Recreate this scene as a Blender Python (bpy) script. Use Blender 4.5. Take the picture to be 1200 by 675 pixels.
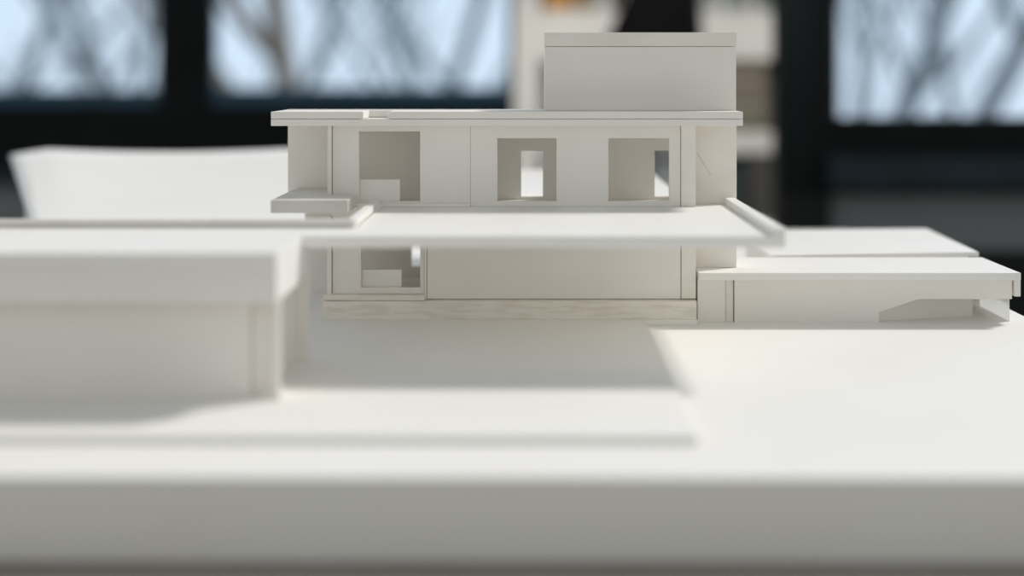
import bpy, bmesh, math, random
from mathutils import Vector
random.seed(7)
C = bpy.context.scene
for o in list(bpy.data.objects): bpy.data.objects.remove(o)

# ------------------------------------------------------------------ scale
U = 0.0006            # metres per unit; one unit = one photo pixel at the house front
F = 1600.0            # focal length in those pixels (48 mm on a 36 mm sensor)
CAMZ = 0.96           # eye height; the table top is at 0.75 m
def yd(d): return d * F * U          # depth fraction (1 = house front) -> metres
def W(X, d, Z): return Vector((X * U, yd(d), CAMZ - Z * U))

# ------------------------------------------------------------------ camera
cd = bpy.data.cameras.new('camera'); cam = bpy.data.objects.new('camera', cd)
C.collection.objects.link(cam); C.camera = cam
cam.location = (0, 0, CAMZ); cam.rotation_euler = (math.pi / 2, 0, 0)
cd.sensor_width = 36; cd.lens = 48
cd.shift_x = -25 / 1200; cd.shift_y = -(337.5 - 90) / 1200
cd.clip_start = 0.02; cd.clip_end = 400
cd.dof.use_dof = True; cd.dof.focus_distance = yd(1.01); cd.dof.aperture_fstop = 1.95
cd.dof.aperture_blades = 0

# ------------------------------------------------------------------ light
C.view_settings.view_transform = 'Standard'; C.view_settings.look = 'None'
C.view_settings.gamma = 1; C.view_settings.use_curve_mapping = False
C.view_settings.exposure = 0.17
C.cycles.max_bounces = 14; C.cycles.diffuse_bounces = 9; C.cycles.transparent_max_bounces = 12
SKY_FRONT, SKY_BACK, SKY_TOP, SKY_LOW = (0.64, 0.77, 0.92, 1), (0.475, 0.485, 0.455, 1), (0.27, 0.285, 0.31, 1), (0.10, 0.10, 0.10, 1)
wd = bpy.data.worlds.new('sky'); C.world = wd; wd.use_nodes = True
nt = wd.node_tree; N = nt.nodes; L = nt.links
bg = N['Background']; bg.inputs['Strength'].default_value = 1.0
tc = N.new('ShaderNodeTexCoord'); sp = N.new('ShaderNodeSeparateXYZ')
L.new(tc.outputs['Generated'], sp.inputs[0])
r1 = N.new('ShaderNodeMapRange'); r1.inputs[1].default_value = -0.2; r1.inputs[2].default_value = 0.75
L.new(sp.outputs['Y'], r1.inputs[0])
m1 = N.new('ShaderNodeMix'); m1.data_type = 'RGBA'
m1.inputs[6].default_value = SKY_BACK; m1.inputs[7].default_value = SKY_FRONT
L.new(r1.outputs[0], m1.inputs[0])
r2 = N.new('ShaderNodeMapRange'); r2.inputs[1].default_value = 0.3; r2.inputs[2].default_value = 0.8
L.new(sp.outputs['Z'], r2.inputs[0])
m2 = N.new('ShaderNodeMix'); m2.data_type = 'RGBA'; m2.inputs[7].default_value = SKY_TOP
L.new(r2.outputs[0], m2.inputs[0]); L.new(m1.outputs[2], m2.inputs[6]); 
r3 = N.new('ShaderNodeMapRange'); r3.inputs[1].default_value = -0.06; r3.inputs[2].default_value = -0.35
L.new(sp.outputs['Z'], r3.inputs[0])
m3 = N.new('ShaderNodeMix'); m3.data_type = 'RGBA'; m3.inputs[7].default_value = SKY_LOW
L.new(r3.outputs[0], m3.inputs[0]); L.new(m2.outputs[2], m3.inputs[6]); L.new(m3.outputs[2], bg.inputs['Color'])

sd = bpy.data.lights.new('sun', 'SUN'); sun = bpy.data.objects.new('sun', sd)
C.collection.objects.link(sun)
sd.energy = 2.25; sd.angle = math.radians(8.5); sd.color = (1.0, 0.965, 0.91)
sun.location = (2.4, 2, 4)
sun.rotation_euler = Vector((-0.8, -0.55, -1)).to_track_quat('-Z', 'Y').to_euler()

# ------------------------------------------------------------------ materials
def mat(name, col, rough=0.6, col2=None, scale=20, mix=0.5, bump=0.0, stretch=(1, 1, 1), spec=0.3, obj_co=True, detail=4):
    m = bpy.data.materials.new(name); m.use_nodes = True
    t = m.node_tree; b = t.nodes['Principled BSDF']
    b.inputs['Roughness'].default_value = rough
    b.inputs['Specular IOR Level'].default_value = spec
    b.inputs['Base Color'].default_value = (*col, 1)
    co = t.nodes.new('ShaderNodeTexCoord'); mp = t.nodes.new('ShaderNodeMapping')
    mp.inputs['Scale'].default_value = stretch
    t.links.new(co.outputs['Object'], mp.inputs[0])
    no = t.nodes.new('ShaderNodeTexNoise'); no.inputs['Scale'].default_value = scale
    no.inputs['Detail'].default_value = detail
    t.links.new(mp.outputs[0], no.inputs['Vector'])
    rp = t.nodes.new('ShaderNodeValToRGB')
    c2 = col2 or tuple(c * 0.9 for c in col)
    rp.color_ramp.elements[0].position = 0.35; rp.color_ramp.elements[0].color = (*c2, 1)
    rp.color_ramp.elements[1].position = 0.35 + 0.4 * mix; rp.color_ramp.elements[1].color = (*col, 1)
    t.links.new(no.outputs[0], rp.inputs[0]); t.links.new(rp.outputs[0], b.inputs['Base Color'])
    if bump:
        bu = t.nodes.new('ShaderNodeBump'); bu.inputs['Strength'].default_value = bump
        bu.inputs['Distance'].default_value = 0.0004
        t.links.new(no.outputs[0], bu.inputs['Height']); t.links.new(bu.outputs[0], b.inputs['Normal'])
    return m
CARD = mat('white_card', (0.885, 0.86, 0.82), 0.55, (0.86, 0.83, 0.785), 14, 0.6, 0.10)
CARDW = mat('white_board', (0.895, 0.885, 0.86), 0.5, (0.88, 0.86, 0.825), 8, 0.6, 0.03)
EDGE = mat('cut_board_edge', (0.89, 0.855, 0.805), 0.75, (0.85, 0.81, 0.755), 40, 0.6, 0.2, (0.6, 1, 2))
PLIN = mat('worn_board_edge', (0.88, 0.84, 0.78), 0.8, (0.78, 0.73, 0.66), 160, 0.5, 0.6, (0.3, 1, 2))
GREY = mat('grey_card', (0.76, 0.735, 0.69), 0.6, None, 30)
TABLE = mat('table_laminate', (0.27, 0.245, 0.22), 0.5, (0.23, 0.205, 0.18), 9, 0.6, 0.1, (1, 8, 1))
METAL = mat('dark_metal', (0.05, 0.05, 0.055), 0.4)
BLACK = mat('black_frame', (0.006, 0.009, 0.010), 0.55, (0.005, 0.007, 0.008), 6, spec=0.12)
SLATE = mat('slate_blue_rail', (0.050, 0.12, 0.19), 0.5, (0.043, 0.10, 0.16), 5, spec=0.2)
SLATE2 = mat('dark_slate_sill', (0.022, 0.036, 0.047), 0.5, (0.012, 0.019, 0.025), 5, spec=0.2)
WALLG = mat('grey_plaster', (0.22, 0.23, 0.25), 0.8, (0.19, 0.197, 0.215), 4, bump=0.2)
WALLD = mat('dark_plaster', (0.012, 0.013, 0.015), 0.8, None, 4, bump=0.2)
FLOOR = mat('dark_floor', (0.05, 0.048, 0.045), 0.5, (0.035, 0.033, 0.03), 3, 0.6, 0.1, (1, 10, 1))
SHELF = mat('white_laminate', (0.88, 0.86, 0.83), 0.5, None, 4)
BARK = mat('hazy_bark', (0.38, 0.47, 0.58), 0.9, (0.29, 0.37, 0.47), 12, 0.6, 0.5, (1, 1, 0.2))  # pale blue haze of the distance put into the bark colour
BARKB = mat('brown_bark', (0.36, 0.335, 0.32), 0.9, (0.26, 0.25, 0.25), 12, 0.6, 0.5, (1, 1, 0.2))
GRASS = mat('winter_grass', (0.16, 0.17, 0.12), 0.95, (0.10, 0.10, 0.07), 2)
FABRIC = mat('black_cloth', (0.006, 0.006, 0.007), 0.95, None, 50, bump=0.4, spec=0.05)
def flat(n, c, r=0.6): return mat(n, c, r, tuple(x * 0.85 for x in c), 15)
def glass(name, tint=(0.97, 0.985, 0.99), gl=0.05):
    m = bpy.data.materials.new(name); m.use_nodes = True; t = m.node_tree
    t.nodes.remove(t.nodes['Principled BSDF']); out = t.nodes['Material Output']
    a = t.nodes.new('ShaderNodeBsdfTransparent'); a.inputs[0].default_value = (*tint, 1)
    g = t.nodes.new('ShaderNodeBsdfGlossy'); g.inputs['Roughness'].default_value = 0.03
    fr = t.nodes.new('ShaderNodeFresnel'); fr.inputs[0].default_value = 1.3
    mx = t.nodes.new('ShaderNodeMixShader')
    t.links.new(fr.outputs[0], mx.inputs[0]); t.links.new(a.outputs[0], mx.inputs[1]); t.links.new(g.outputs[0], mx.inputs[2])
    t.links.new(mx.outputs[0], out.inputs[0]); return m
FROST = bpy.data.materials.new('frosted_acrylic'); FROST.use_nodes = True
_t = FROST.node_tree; _b = _t.nodes['Principled BSDF']; _b.inputs['Base Color'].default_value = (.9, .9, .89, 1); _b.inputs['Roughness'].default_value = .3
_tr = _t.nodes.new('ShaderNodeBsdfTranslucent'); _tr.inputs[0].default_value = (.95, .95, .94, 1)
_n = _t.nodes.new('ShaderNodeTexNoise'); _n.inputs['Scale'].default_value = 60
_r = _t.nodes.new('ShaderNodeMapRange'); _r.inputs[3].default_value = .6; _r.inputs[4].default_value = .75; _t.links.new(_n.outputs[0], _r.inputs[0])
_m = _t.nodes.new('ShaderNodeMixShader'); _t.links.new(_r.outputs[0], _m.inputs[0])
_t.links.new(_b.outputs[0], _m.inputs[1]); _t.links.new(_tr.outputs[0], _m.inputs[2]); _t.links.new(_m.outputs[0], _t.nodes['Material Output'].inputs[0])
GLASS = glass('window_glass'); ACRYL = glass('clear_acrylic', (0.95, 0.965, 0.96))

# ------------------------------------------------------------------ builders
def new_bm(): return bmesh.new()
def prism(bm, poly, Zt, Zb):
    """poly: list of (X, depth); extruded between heights Zt (top) and Zb"""
    up = [bm.verts.new(W(x, d, Zt)) for x, d in poly]; dn = [bm.verts.new(W(x, d, Zb)) for x, d in poly]
    n = len(poly)
    bm.faces.new(up); bm.faces.new(dn[::-1])
    for i in range(n):
        j = (i + 1) % n
        bm.faces.new((up[i], dn[i], dn[j], up[j]))
    return bm
def box(bm, X0, X1, d0, d1, Zt, Zb):
    return prism(bm, [(X0, d0), (X1, d0), (X1, d1), (X0, d1)], Zt, Zb)
def panel(bm, X0, X1, Zt, Zb, d0, d1, holes):
    """upright board with rectangular openings, one closed shell"""
    xs = sorted({X0, X1, *[h[0] for h in holes], *[h[1] for h in holes]})
    zs = sorted({Zt, Zb, *[h[2] for h in holes], *[h[3] for h in holes]})
    nx, nz = len(xs) - 1, len(zs) - 1
    def solid(i, k):
        if i < 0 or k < 0 or i >= nx or k >= nz: return False
        cx, cz = (xs[i] + xs[i + 1]) / 2, (zs[k] + zs[k + 1]) / 2
        return not any(h[0] < cx < h[1] and h[2] < cz < h[3] for h in holes)
    V = {}
    def v(i, k, s):
        if (i, k, s) not in V: V[(i, k, s)] = bm.verts.new(W(xs[i], (d0, d1)[s], zs[k]))
        return V[(i, k, s)]
    for i in range(nx):
        for k in range(nz):
            if not solid(i, k): continue
            bm.faces.new((v(i, k, 0), v(i, k + 1, 0), v(i + 1, k + 1, 0), v(i + 1, k, 0)))
            bm.faces.new((v(i, k, 1), v(i + 1, k, 1), v(i + 1, k + 1, 1), v(i, k + 1, 1)))
            if not solid(i - 1, k): bm.faces.new((v(i, k, 0), v(i, k, 1), v(i, k + 1, 1), v(i, k + 1, 0)))
            if not solid(i + 1, k): bm.faces.new((v(i + 1, k, 0), v(i + 1, k + 1, 0), v(i + 1, k + 1, 1), v(i + 1, k, 1)))
            if not solid(i, k - 1): bm.faces.new((v(i, k, 0), v(i + 1, k, 0), v(i + 1, k, 1), v(i, k, 1)))
            if not solid(i, k + 1): bm.faces.new((v(i, k + 1, 0), v(i, k + 1, 1), v(i + 1, k + 1, 1), v(i + 1, k + 1, 0)))
    return bm
def tube(bm, pts, rads, seg=8):
    rings = []
    for i, p in enumerate(pts):
        a = pts[max(i - 1, 0)]; b = pts[min(i + 1, len(pts) - 1)]
        t = (Vector(b) - Vector(a)).normalized()
        q = t.to_track_quat('Z', 'Y')
        rings.append([bm.verts.new(Vector(p) + q @ Vector((math.cos(s * 2 * math.pi / seg) * rads[i], math.sin(s * 2 * math.pi / seg) * rads[i], 0))) for s in range(seg)])
    for a, b in zip(rings, rings[1:]):
        for s in range(seg): bm.faces.new((a[s], a[(s + 1) % seg], b[(s + 1) % seg], b[s]))
    bm.faces.new(rings[0][::-1]); bm.faces.new(rings[-1])
    return bm
def obj(name, bm, material, parent=None, bevel=0.0, label=None, smooth=False):
    bmesh.ops.recalc_face_normals(bm, faces=bm.faces)
    org = Vector((0, 0, 0))
    if parent:
        p = parent
        while p: org = org + p.location; p = p.parent
        base = org
        me_off = org
        loc = Vector((0, 0, 0))
    else:
        xs = [v.co for v in bm.verts]
        me_off = Vector(((min(v.x for v in xs) + max(v.x for v in xs)) / 2, (min(v.y for v in xs) + max(v.y for v in xs)) / 2, min(v.z for v in xs)))
        loc = me_off.copy()
    for v in bm.verts: v.co -= me_off
    me = bpy.data.meshes.new(name); bm.to_mesh(me); bm.free()
    if smooth:
        for p_ in me.polygons: p_.use_smooth = True
    o = bpy.data.objects.new(name, me); C.collection.objects.link(o)
    me.materials.append(material)
    o.location = loc; o.parent = parent
    if bevel:
        b = o.modifiers.new('bevel', 'BEVEL'); b.width = bevel * U; b.segments = 2; b.limit_method = 'ANGLE'
    if label: o['label'] = label
    return o
def thing(name, label, cat, loc, group=None):
    o = bpy.data.objects.new(name, None); C.collection.objects.link(o)
    o.empty_display_size = 0.02; o.location = loc; o['label'] = label; o['category'] = cat
    if group: o['group'] = group
    return o
def tag(o, label, cat, group=None, kind=None):
    o['label'] = label; o['category'] = cat
    if group: o['group'] = group
    if kind: o['kind'] = kind
    return o
def struct(name, bm, material, bevel=0):
    o = obj(name, bm, material, None, bevel); o['kind'] = 'structure'; return o
def B(*a): return box(new_bm(), *a)
def P(px0, px1, py0, py1, d0, d1):       # box given by its outline in the photo at depth d0
    return box(new_bm(), (px0 - 625) * d0, (px1 - 625) * d0, d0, d1, (py0 - 90) * d0, (py1 - 90) * d0)

# ------------------------------------------------------------------ room structure
FZ = 0.96 / U                                            # floor, in units below the eye
struct('floor', B(-4400, 4400, -1.2, 4.35, FZ, FZ + 60), FLOOR)
DB = 4.17                                                # back wall with the two left windows
Xl, Xr = -4200, (604 - 625) * DB
def bx(p): return (p - 625) * DB
ZT = -2300                                               # top of the back wall
WZ0, WZ1 = -1900, (122 - 90) * DB
w1 = (bx(-360), bx(185)); w2 = (bx(248), bx(598))
wb = new_bm(); panel(wb, Xl, 1500, ZT, (200 - 90) * DB, DB, DB + .08, [(w1[0], w1[1], WZ0, WZ1), (w2[0], w2[1], WZ0, WZ1)])
struct('wall_back', wb, BLACK)
struct('trim_1', B(Xl, 600, DB - .03, DB + .08, (200 - 90) * DB + .5, (216 - 90) * DB), SLATE2)
struct('wall_back_base', B(Xl, 1500, DB, DB + .08, (216 - 90) * DB + .5, FZ), WALLG)
def window(idx, X0, X1, Zt, Zb, d, rail, railmat, bar):
    fr = new_bm()
    panel(fr, X0 + 1, X1 - 1, Zt + 1, Zb - 1, d + .012, d + .05, [(X0 + bar, X1 - bar, Zt + bar, Zb - rail)])
    f = struct('window_%d' % idx, fr, railmat)
    g = obj('glass_pane', B(X0 + bar + 1, X1 - bar - 1, d + .03, d + .034, Zt + bar + 1, Zb - rail - 1), GLASS)
    loc = g.location - f.location; g.parent = f; g.location = loc
    return f
window(1, w1[0], w1[1], WZ0, WZ1, DB, 17 * DB, SLATE, 14)
window(2, w2[0], w2[1], WZ0, WZ1, DB, 19 * DB, SLATE, 14)
DR = 2.8                                                 # nearer window bay on the right
def rx(p): return (p - 625) * DR
wr = new_bm(); panel(wr, rx(912), 4200, -1700, (170 - 90) * DR, DR, DR + .07, [(rx(975), 3600, -1500, (140 - 90) * DR)])
struct('wall_right', wr, BLACK)
window(3, rx(975), 3600, -1500, (140 - 90) * DR, DR, 6, BLACK, 6)
struct('trim_2', B(rx(968), 4200, DR - .05, DR + .07, (182 - 90) * DR, (219 - 90) * DR), SLATE2, 3)
struct('trim_3', B(rx(912), 4200, DR, DR + .07, (170 - 90) * DR + .5, (228 - 90) * DR), BLACK)
struct('wall_right_base', B(rx(972), 4200, DR + .02, DR + .07, (228 - 90) * DR + .5, (294 - 90) * DR), WALLG)
struct('wall_right_foot', B(rx(972), 4200, DR + .02, DR + .07, (294 - 90) * DR + .5, FZ), WALLD)
struct('trim_4', B(rx(912), rx(971.5), DR - .02, DR + .07, (228 - 90) * DR + .5, FZ), WALLD)

# ------------------------------------------------------------------ table
TT = 350
t = thing('work_table', 'dark grey brown table top under the white model, at the very bottom', 'table', W(-500, 1.0, FZ))
obj('table_top', B(-1900, 592, 0.36, 1.64, TT, TT + 45), TABLE, t, 3)
for x in (-1840, 520):
    for d in (0.40, 1.58): obj('leg', B(x, x + 60, d, d + .035, TT + 45, FZ), METAL, t, 2)

# ------------------------------------------------------------------ model base
b = thing('site_model_slab', 'thick white base board carrying the white architectural model', 'board', W(-400, 1.0, 350))
bm = new_bm(); prism(bm, [(-1700, .618), (592, .611), (592, 1.6), (-1700, 1.6)], 288, 350)
obj('board', bm, CARDW, b, 2.2)
bm = new_bm(); prism(bm, [(-1690, .672), (130, .669), (130, .989), (190.5, .989), (190.5, 1.16), (-1690, 1.16)], 282, 288)
obj('ground_layer', bm, CARDW, b, .8, 'thin raised white sheet on the base board')

# ------------------------------------------------------------------ house
h = thing('model_house', 'white card model house with flat roof, three square openings and a box on the roof', 'architectural model', W(0, 1.0, 282))
# plinth
obj('plinth', B(-244.5, 190, .992, 1.105, 261, 282), PLIN, h, .5)
obj('plinth_step', B(-244.5, -127, .994, 1.0, 254.5, 260.6), PLIN, h, .4)
# lower storey, slab underside at 163
lo = new_bm(); panel(lo, -235.5, -128, 163.2, 254.3, 1.0, 1.004, [(-202, -132.5, 180, 247)])
obj('lower_wall', lo, CARD, h, .3)
obj('lower_wall', B(-124.5, 172.5, .999, 1.003, 163.2, 260.2), CARD, h, .4)
obj('corner_post', B(173.3, 190, .998, 1.014, 163.2, 259.6), EDGE, h, .4)
obj('corner_post', B(-127.4, -125, .998, 1.006, 163.2, 260.4), EDGE, h, .2)
obj('corner_post', B(-241, -236.2, .997, 1.01, 163.2, 254.3), EDGE, h, .3)
obj('low_wall', B(-201.8, -155, 1.0045, 1.008, 227, 254), CARD, h, .3)
rw = new_bm(); panel(rw, -300, 188, 163.2, 282, 1.12, 1.125, [(-160, -147, 190, 249)])
obj('rear_wall', rw, CARD, h)
obj('side_wall', B(184, 188.5, 1.0145, 1.1195, 163.2, 260.6), CARD, h)
obj('side_wall', B(-236, -232, 1.0045, 1.04, 163.2, 260.6), CARD, h)
# terrace slab, continuous with the storey floor
bm = new_bm(); prism(bm, [(-1500, .734), (-221, .734), (-221, .813), (240, .813), (240, 1.03), (190, 1.03),
                          (190, 1.125), (-300, 1.125), (-300, 1.05), (-237, 1.05), (-237, .998), (-178, .998), (-178, .865), (-1500, .865)], 152, 163)
obj('terrace_slab', bm, CARDW, h, .8)
obj('parapet', B(-1500, -180, .857, .865, 144, 151.9), GREY, h, .5)
obj('parapet', B(-188, -179, .8655, .997, 144, 151.9), CARDW, h, .5)
obj('parapet', B(228, 240, .8135, 1.017, 144, 151.9), CARDW, h, .6)
obj('balcony_slab', B(-292, -206, .948, .9965, 137, 151.5), GREY, h, .8)
obj('balcony_slab', B(-292, -238.5, .997, 1.049, 137, 151.5), GREY, h, .8)
# upper storey
up = new_bm(); panel(up, -235.2, -73.6, 57.2, 146.5, 1.0, 1.004, [(-204.3, -132.7, 64, 146)])
up.free(); up = new_bm(); panel(up, -235.2, -73.6, 57.2, 149, 1.0, 1.004, [(-204.3, -132.7, 64, 146)])
obj('upper_wall', up, CARD, h, .3)
obj('sill_strip', B(-217, -73.6, .996, .9995, 148, 151.8), EDGE, h, .3)
up = new_bm(); panel(up, -73.35, 172.3, 57.2, 151.8, .9997, 1.0037, [(-42.2, 27.2, 72, 146), (88, 159.2, 72, 146)])
obj('upper_wall', up, CARD, h, .3)
obj('corner_post', B(173.1, 190, .9985, 1.014, 57.2, 151.8), EDGE, h, .4)
obj('corner_post', B(-240.5, -236, .997, 1.01, 57.2, 151.8), EDGE, h, .3)
obj('low_wall', B(-204, -157, 1.0045, 1.008, 121, 151.8), CARD, h, .3)
obj('recessed_wall', B(-302, -237, 1.05, 1.054, 57.2, 151.8), CARD, h, .3)
rw = new_bm(); panel(rw, -236, 189, 57.2, 151.8, 1.055, 1.059, [(-15, 11.8, 91.5, 148), (150, 172, 91.5, 148)])
obj('rear_wall', rw, CARD, h)
obj('partition', B(-72, -69, 1.0045, 1.0545, 57.2, 151.8), CARD, h)
# projecting stair volume: front wall right of the facade and box above the roof
obj('stair_wall', B(190.5, 243, 1.02, 1.026, 57.2, 151.8), EDGE, h, .3)
obj('stair_wall', B(190.5, 243, 1.02, 1.026, 163.2, 227.8), EDGE, h, .3)
obj('stair_wall', B(240, 243, 1.0265, 1.06, 57.2, 227.8), EDGE, h, .3)
pm = new_bm()
for (xa, za, xb, zb) in ((196, 92, 207, 110), (207, 111, 212, 117)):
    vs_ = [pm.verts.new(W(x, dd, z)) for dd in (1.0197, 1.01995) for x, z in ((xa, za), (xa + .5, za - .2), (xb + .5, zb - .2), (xb, zb))]
    pm.faces.new(vs_[:4]); pm.faces.new(vs_[4:][::-1])
    for i in range(4): pm.faces.new((vs_[i], vs_[(i + 1) % 4], vs_[4 + (i + 1) % 4], vs_[4 + i]))
obj('pencil_line', pm, flat('graphite', (.55, .52, .48)), h, 0, 'faint slanting pencil line')
# roof: two glued sheets, the upper one notched
bm = new_bm(); prism(bm, [(-304.5, .990), (243.2, .990), (243.2, 1.062), (-304.5, 1.062)], 49.2, 57)
obj('roof', bm, CARD, h, .5)
bm = new_bm(); prism(bm, [(-304.5, .990), (-198, .990), (-198, 1.03), (-168.5, 1.03), (-168.5, .990), (243.2, .990), (243.2, 1.062), (-304.5, 1.062)], 40.5, 48.7)
obj('roof_sheet', bm, CARD, h, .5)
bm = new_bm(); prism(bm, [(-199, .9885), (-197, .9885), (-197, .9898), (-199, .9898)], 41, 49.8); prism(bm, [(-169.6, .9885), (-167.6, .9885), (-167.6, .9898), (-169.6, .9898)], 41, 49.8)
prism(bm, [(-196.8, .9885), (-169.8, .9885), (-169.8, .9898), (-196.8, .9898)], 48.6, 49.8)
obj('notch_trim', bm, CARDW, h, 0, 'bright white cut edge of the roof notch')
obj('roof_box', B(13.5, 242.6, 1.021, 1.060, -36, 40.3), CARD, h, .5)
obj('roof_box_cap', B(13, 243, 1.0195, 1.0615, -53, -36.5), EDGE, h, .5)
# rear terrace seen through the rear openings
obj('rear_terrace', B(-120, 188, 1.1255, 1.40, 152, 163), CARDW, h, .5)
for x, d in ((-116, 1.39), (180, 1.39)): obj('terrace_post', B(x, x + 6, d, d + .004, 163, 288), CARD, h)

# ------------------------------------------------------------------ left annex under the terrace
a = thing('model_annex', 'blurred white card block under the terrace, at the front left of the house', 'architectural model', W(-800, .8, 282))
obj('front_wall', B(-1495, -248, .748, .7535, 163.2, 282), CARD, a, .4)
obj('corner_post', B(-228, -221.5, .745, .7495, 195.5, 282), CARD, a, .8)
obj('slot_panel', B(-247.5, -228.5, .7515, .7535, 163.2, 282), CARD, a, .2)
obj('side_wall', B(-240, -236, .754, .845, 163.2, 282), CARD, a, .4)
obj('fascia', B(-1495, -221, .7345, .740, 163.2, 195), CARD, a, .8)
obj('fascia', B(-227, -221, .7405, .838, 163.2, 195), CARDW, a, .8)
obj('rear_wall', B(-1495, -223, .845, .85, 163.2, 282), CARD, a)

# ------------------------------------------------------------------ right pavilion
p = thing('model_pavilion', 'low flat white card building to the right, nearer one with a clear corner opening', 'architectural model', W(380, 1.04, 288))
obj('roof', B(192.5, 567, .992, 1.078, 228, 236.6), CARDW, p, .6)
obj('front_wall', B(192.5, 225, 1.0, 1.006, 237, 288), CARD, p, .4)
obj('corner_post', B(226, 235, 1.003, 1.008, 237, 288), EDGE, p, .3)
pw = new_bm(); xz = [(236, 237), (561, 237), (561, 260.5), (452, 260.5), (405, 276), (405, 288), (236, 288)]
fr_, bk_ = [[pw.verts.new(W(x, d_, z)) for x, z in xz] for d_ in (1.0, 1.005)]
pw.faces.new(fr_); pw.faces.new(bk_[::-1])
for i in range(7): pw.faces.new((fr_[i], bk_[i], bk_[(i + 1) % 7], fr_[(i + 1) % 7]))
obj('front_wall', pw, CARD, p, .3)
obj('rear_wall', B(192.5, 561, 1.07, 1.074, 237, 288), CARD, p)
bm = new_bm(); prism(bm, [(404, 1.006), (530, 1.030), (530, 1.033), (404, 1.009)], 237, 288)
obj('inner_wall', bm, CARD, p)
obj('side_wall', B(192.5, 196, 1.0065, 1.0695, 237, 288), CARD, p)
obj('side_fascia', B(563, 570, .998, 1.074, 237, 257), CARDW, p, .4)
obj('glazing', B(560, 561, 1.0055, 1.0695, 237, 288), FROST, p, 0, 'frosted clear end pane')


q = thing('model_pavilion', 'low flat white roof of the farther building, behind the right one', 'architectural model', W(440, 1.2, 288))
bm = new_bm(); prism(bm, [(302, 1.086), (577, 1.105), (589, 1.278), (302, 1.268)], 227, 233)
obj('roof', bm, CARDW, q, .5)
bm = new_bm(); prism(bm, [(312, 1.096), (568, 1.115), (578, 1.262), (312, 1.255)], 233.3, 288)
obj('body', bm, CARD, q, .4)

# ------------------------------------------------------------------ pale block behind left
s = thing('model_block', 'bright white blurred block with a thin curling top sheet, behind the left terrace', 'architectural model', W(-700, 1.3, 282))
def sheet(z_off0, z_off1, grow):
    bm = new_bm(); nu, nv = 24, 10; g = {}
    for i in range(nu + 1):
        for k in range(nv + 1):
            u, v = i / nu, k / nv
            d = 1.18 + .40 * v
            xl = (-577 + (-603 + 577) * v - grow) * d; xr = -250 * d
            X = xl + (xr - xl) * u
            Z = ((270 - 90) + (172.5 - 270) * v) * d
            Z += 5.5 * math.sin(math.pi * u) * v * d - 0
            if grow and u < .12: Z += (0.12 - u) / .12 * 14 * v
            for s_, zo in ((0, z_off0), (1, z_off1)): g[i, k, s_] = bm.verts.new(W(X, d, (Z + zo) if zo < 100 else 284))
    for i in range(nu):
        for k in range(nv):
            bm.faces.new((g[i, k, 0], g[i + 1, k, 0], g[i + 1, k + 1, 0], g[i, k + 1, 0]))
            bm.faces.new((g[i, k, 1], g[i, k + 1, 1], g[i + 1, k + 1, 1], g[i + 1, k, 1]))
        for k in (0, nv): bm.faces.new((g[i, k, 0], g[i + 1, k, 0], g[i + 1, k, 1], g[i, k, 1]))
    for k in range(nv):
        for i in (0, nu): bm.faces.new((g[i, k, 0], g[i, k + 1, 0], g[i, k + 1, 1], g[i, k, 1]))
    return bm
obj('top_sheet', sheet(0, 3, 10), CARDW, s, 0, None, True)
bm = new_bm()
for v0, v1 in ((0, .93),):
    poly = []
    for (pxx, v) in ((-572, .02), (-275, .02), (-275, .93), (-594, .93)):
        d = 1.18 + .40 * v; poly.append((pxx * d, d, ((180) + (-97.5) * v) * d + 12))
    top = [bm.verts.new(W(x, d, z)) for x, d, z in poly]; bot = [bm.verts.new(W(x, d, 288)) for x, d, z in poly]
    bm.faces.new(top); bm.faces.new(bot[::-1])
    for i in range(4):
        j = (i + 1) % 4; bm.faces.new((top[i], bot[i], bot[j], top[j]))
obj('body', bm, CARD, s)

# ------------------------------------------------------------------ shelf unit in the background
DS = 3.3
def S(px0, px1, py0, py1, d0=DS, d1=DS + .3): return P(px0, px1, py0, py1, d0, d1)
def sx(p): return (p - 625) * DS
def sz(p): return (p - 90) * DS
sh = thing('shelf_unit', 'white open shelf unit full of papers between the dark windows', 'shelf', W(sx(756), DS + .15, FZ))
obj('side_panel', B(sx(602), sx(632), DS, DS + .3, -900, FZ), SHELF, sh, 2)
obj('side_panel', B(sx(909), sx(913), DS, DS + .3, -900, FZ), SHELF, sh, 2)
obj('back_panel', B(sx(632) + .5, sx(909) - .5, DS + .28, DS + .3, -900, FZ), SHELF, sh)
for y0, y1 in ((-60, -52), (13, 20), (155, 180), (262, 270)):
    obj('shelf_board', B(sx(632) + .5, sx(909) - .5, DS, DS + .279, sz(y0), sz(y1)), SHELF, sh, 2)
obj('drawer', B(sx(632) + 1, sx(909) - 1, DS + .004, DS + .2, sz(20) + .5, sz(70)), SHELF, sh, 2)
def shelved(name, label, cat, px0, px1, py0, py1, m, d0=DS + .01, d1=DS + .15, group=None, bevel=2):
    o = obj(name, B(sx(px0), sx(px1), d0, d1, sz(py0), sz(py1)), m, None, bevel); return tag(o, label, cat, group)
shelved('storage_box', 'orange box at the top left of the white shelf unit', 'box', 638, 668, -14, 12.7, flat('orange_card', (0.55, 0.27, 0.08)))
shelved('storage_box', 'brown card box beside the orange one on the top shelf', 'box', 671, 694, -8, 12.7, flat('brown_card', (0.34, 0.25, 0.16)))
shelved('storage_box', 'pale grey box next to the black coat on the top shelf', 'box', 697, 716, -20, 12.7, flat('pale_grey_card', (0.45, 0.46, 0.45)))
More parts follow.
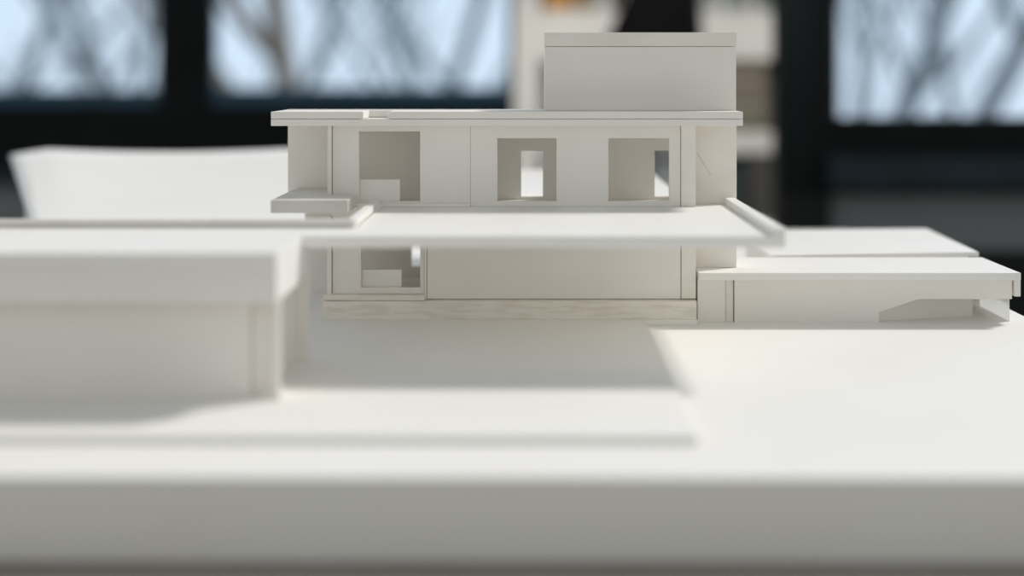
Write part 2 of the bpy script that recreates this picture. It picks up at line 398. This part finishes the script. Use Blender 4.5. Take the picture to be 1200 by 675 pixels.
for i, (x0, x1, col, nm) in enumerate(((824, 838, (.34, .36, .36), 'grey'), (840, 852, (.5, .5, .47), 'cream'), (854, 872, (.22, .27, .25), 'dark green'), (875, 889, (.45, .44, .40), 'pale beige'), (891, 904, (.16, .20, .20), 'dark teal'))):
    shelved('binder', nm + ' binder standing on the top shelf, right of the black coat', 'binder', x0, x1, -38, 12.7, flat('binder_%d' % i, col), group='binders on the top shelf')
cols = [(.20, .16, .12), (.30, .26, .21), (.14, .12, .10), (.38, .34, .29), (.22, .17, .13), (.33, .29, .23), (.15, .14, .12), (.28, .23, .17), (.40, .37, .32), (.19, .17, .14), (.25, .24, .17), (.17, .18, .13), (.30, .29, .22)]
nms = ['dark brown', 'tan', 'blackish brown', 'light beige', 'chestnut brown', 'sand coloured', 'charcoal brown', 'warm brown', 'cream', 'dull brown', 'olive tan', 'dark olive', 'pale olive']
edge = 154.7
n = len(cols)
for i in range(n):
    y1 = 154.7 - i * (82 / n); y0 = y1 - 82 / n + .15
    k = n - 1 - i
    where = 'lowest' if i == 0 else ('topmost' if i == n - 1 else 'number %d from the top' % (k + 1))
    j = random.uniform(-2, 2)
    shelved('magazine', '%s magazine in the shelf stack, %s of the pile' % (nms[k], where), 'magazine', 818 + j, 900 + j, y0, y1, flat('magazine_%d' % k, cols[k], .5), group='magazines stacked in the white shelf', bevel=1)
shelved('storage_box', 'pale grey box added on the lower shelf to lighten the view through the house opening', 'box', 640, 832, 188, 261.7, flat('added_box_card', (.86, .87, .88)), DS - .005, DS + .14)  # box added here so the shaded compartment shows light through the opening
shelved('storage_box', 'dark teal box on the lower shelf behind the balcony', 'box', 838, 876, 192, 261.7, flat('teal_card', (.05, .065, .07)))
shelved('storage_box', 'grey brown box on the lower shelf beside the black column', 'box', 879, 906, 184, 261.7, flat('grey_brown_card', (.11, .105, .095)))

# black coat hanging in front of the shelf
bm = new_bm(); rings = []
prof = [(-150, 752, 776, .05), (-120, 738, 800, .10), (-60, 742, 815, .13), (-10, 738, 818, .14), (20, 722, 821, .15), (60, 700, 822, .16), (84, 700, 823, .16)]
for (yy, xa, xb, dp) in prof:
    ring = []
    for k in range(20):
        a_ = k / 20 * 2 * math.pi
        wob = 1 + .05 * math.sin(5 * a_ + yy * .03)
        ring.append(bm.verts.new(W(sx((xa + xb) / 2) * .94 + math.cos(a_) * (xb - xa) / 2 * DS * .94 * wob, 3.10 + math.sin(a_) * dp * .5 * wob, sz(yy) * .94)))
    rings.append(ring)
for r_a, r_b in zip(rings, rings[1:]):
    for k in range(20): bm.faces.new((r_a[k], r_a[(k + 1) % 20], r_b[(k + 1) % 20], r_b[k]))
bm.faces.new(rings[0][::-1]); bm.faces.new(rings[-1])
ct = thing('coat_stand', 'black coat on a stand in front of the white shelf, above the roof box', 'coat stand', W(sx(757) * .94, 3.10, FZ))
cx_ = sx(757) * .94
obj('coat', bm, FABRIC, ct, 0, None, True)
pb = new_bm(); tube(pb, [W(cx_, 3.10, FZ - 20), W(cx_, 3.10, sz(-170) * .94)], [.013, .011]); obj('pole', pb, METAL, ct)
pb = new_bm(); tube(pb, [W(cx_, 3.10, FZ), W(cx_, 3.10, FZ - 30)], [.17, .15], 28); obj('foot', pb, METAL, ct)

# fill light added out of view to brighten the shelf front
sl = thing('added_fill_light', 'added unseen fill light on a stem, brightening the white shelf unit', 'added light', W(sx(770), 2.35, -1500))
pb = new_bm(); tube(pb, [W(sx(770), 2.35, -1150), W(sx(770), 2.35, -1500)], [.008, .008]); obj('stem', pb, METAL, sl)
hp, tgt = W(sx(770), 2.38, -1120), W(sx(770), DS, 260)
dv = (tgt - hp).normalized()
pb = new_bm(); tube(pb, [hp - dv * .10, hp - dv * .02], [.03, .05], 20); obj('fill_head', pb, METAL, sl)
ld = bpy.data.lights.new('shelf_fill', 'SPOT'); lo_ = bpy.data.objects.new('shelf_fill', ld); C.collection.objects.link(lo_)
ld.energy = 23; ld.spot_size = math.radians(58); ld.spot_blend = .7; ld.color = (1, .96, .9); ld.shadow_soft_size = .04
lo_.location = hp; lo_.rotation_euler = dv.to_track_quat('-Z', 'Y').to_euler()

# ------------------------------------------------------------------ outside: ground and bare trees
GZ = -3.6
gb = new_bm(); vs = [gb.verts.new((x, y, z)) for z in (GZ, GZ - .3) for x, y in ((-30, 5.2), (30, 5.2), (30, 40), (-30, 40))]
gb.faces.new(vs[:4]); gb.faces.new(vs[4:][::-1])
for i in range(4): gb.faces.new((vs[i], vs[(i + 1) % 4], vs[4 + (i + 1) % 4], vs[4 + i]))
tag(obj('lawn', gb, GRASS), 'grass ground far below outside the windows', 'ground', kind='structure')
def branch(bm, p, d, ln, r, depth, rnd):
    pts = [p]; rad = [r]; n_ = 5; q_ = p.copy(); dd = d.copy()
    for i in range(n_):
        dd = (dd + Vector((rnd.uniform(-.12, .12), rnd.uniform(-.12, .12), rnd.uniform(-.03, .09)))).normalized()
        q_ = q_ + dd * ln / n_; pts.append(q_.copy()); rad.append(r * (1 - .5 * (i + 1) / n_))
    tube(bm, pts, rad, 6)
    if depth <= 0: return
    for i in (2, 4):
        for _ in range(1):
            ang = rnd.uniform(0, 6.28); sp_ = rnd.uniform(.45, .95)
            nd = (dd + Vector((math.cos(ang) * sp_, math.sin(ang) * sp_ * .6, rnd.uniform(-.05, .35)))).normalized()
            branch(bm, pts[i], nd, ln * rnd.uniform(.5, .75), rad[i] * .62, depth - 1, rnd)
def tree(px, dist, r, lean, seed, label, m=BARK, depth=3):
    rnd = random.Random(seed); bm = new_bm()
    x = (px - 625) / F * dist
    # aim so that the trunk crosses the window height at px
    z0 = GZ; zc = 1.0; base = Vector((x - lean * (zc - z0), dist, z0))
    d = Vector((lean, 0, 1)).normalized()
    pts = []; rad = []
    H = 6.2
    for i in range(9):
        t_ = i / 8; pts.append(base + d * H * t_ + Vector((math.sin(t_ * 5 + seed) * .06, 0, 0))); rad.append(r * (1.15 - .5 * t_))
    tube(bm, pts, rad, 10)
    for i in (5, 6, 7, 8):
        for _ in range(2):
            ang = rnd.uniform(0, 6.28)
            nd = Vector((math.cos(ang) * .7, math.sin(ang) * .5, rnd.uniform(.5, 1.1))).normalized()
            branch(bm, pts[i], nd, rnd.uniform(1.3, 2.2), rad[i] * .45, depth - 1, rnd)
    o = obj('bare_tree', bm, m, None, 0, None, True)
    return tag(o, label, 'tree', 'bare trees outside the windows')
tree(28, 11, .07, .35, 3, 'bare tree leaning right in the far left window')
tree(112, 9.5, .07, -.30, 5, 'bare tree leaning left in the middle of the left window')
tree(170, 13, .06, .1, 8, 'thin bare tree near the right edge of the leftmost window')
tree(325, 10, .12, -.10, 11, 'brownish bare trunk in the left half of the middle window', BARKB)
tree(372, 12, .07, .35, 14, 'thin bare tree leaning right beside the brownish trunk')
tree(470, 13, .07, -.25, 17, 'slim bare tree in the middle of the wide window')
tree(545, 11, .08, .3, 20, 'bare tree leaning right at the right end of the middle window')
tree(998, 9, .05, .03, 23, 'thin upright bare tree at the left edge of the right window', depth=2)
tree(1090, 10, .09, .36, 26, 'thick bare tree leaning right in the middle of the right window', depth=2)
tree(1172, 9, .10, .55, 29, 'bare tree leaning strongly right at the right edge of the photo', depth=2)
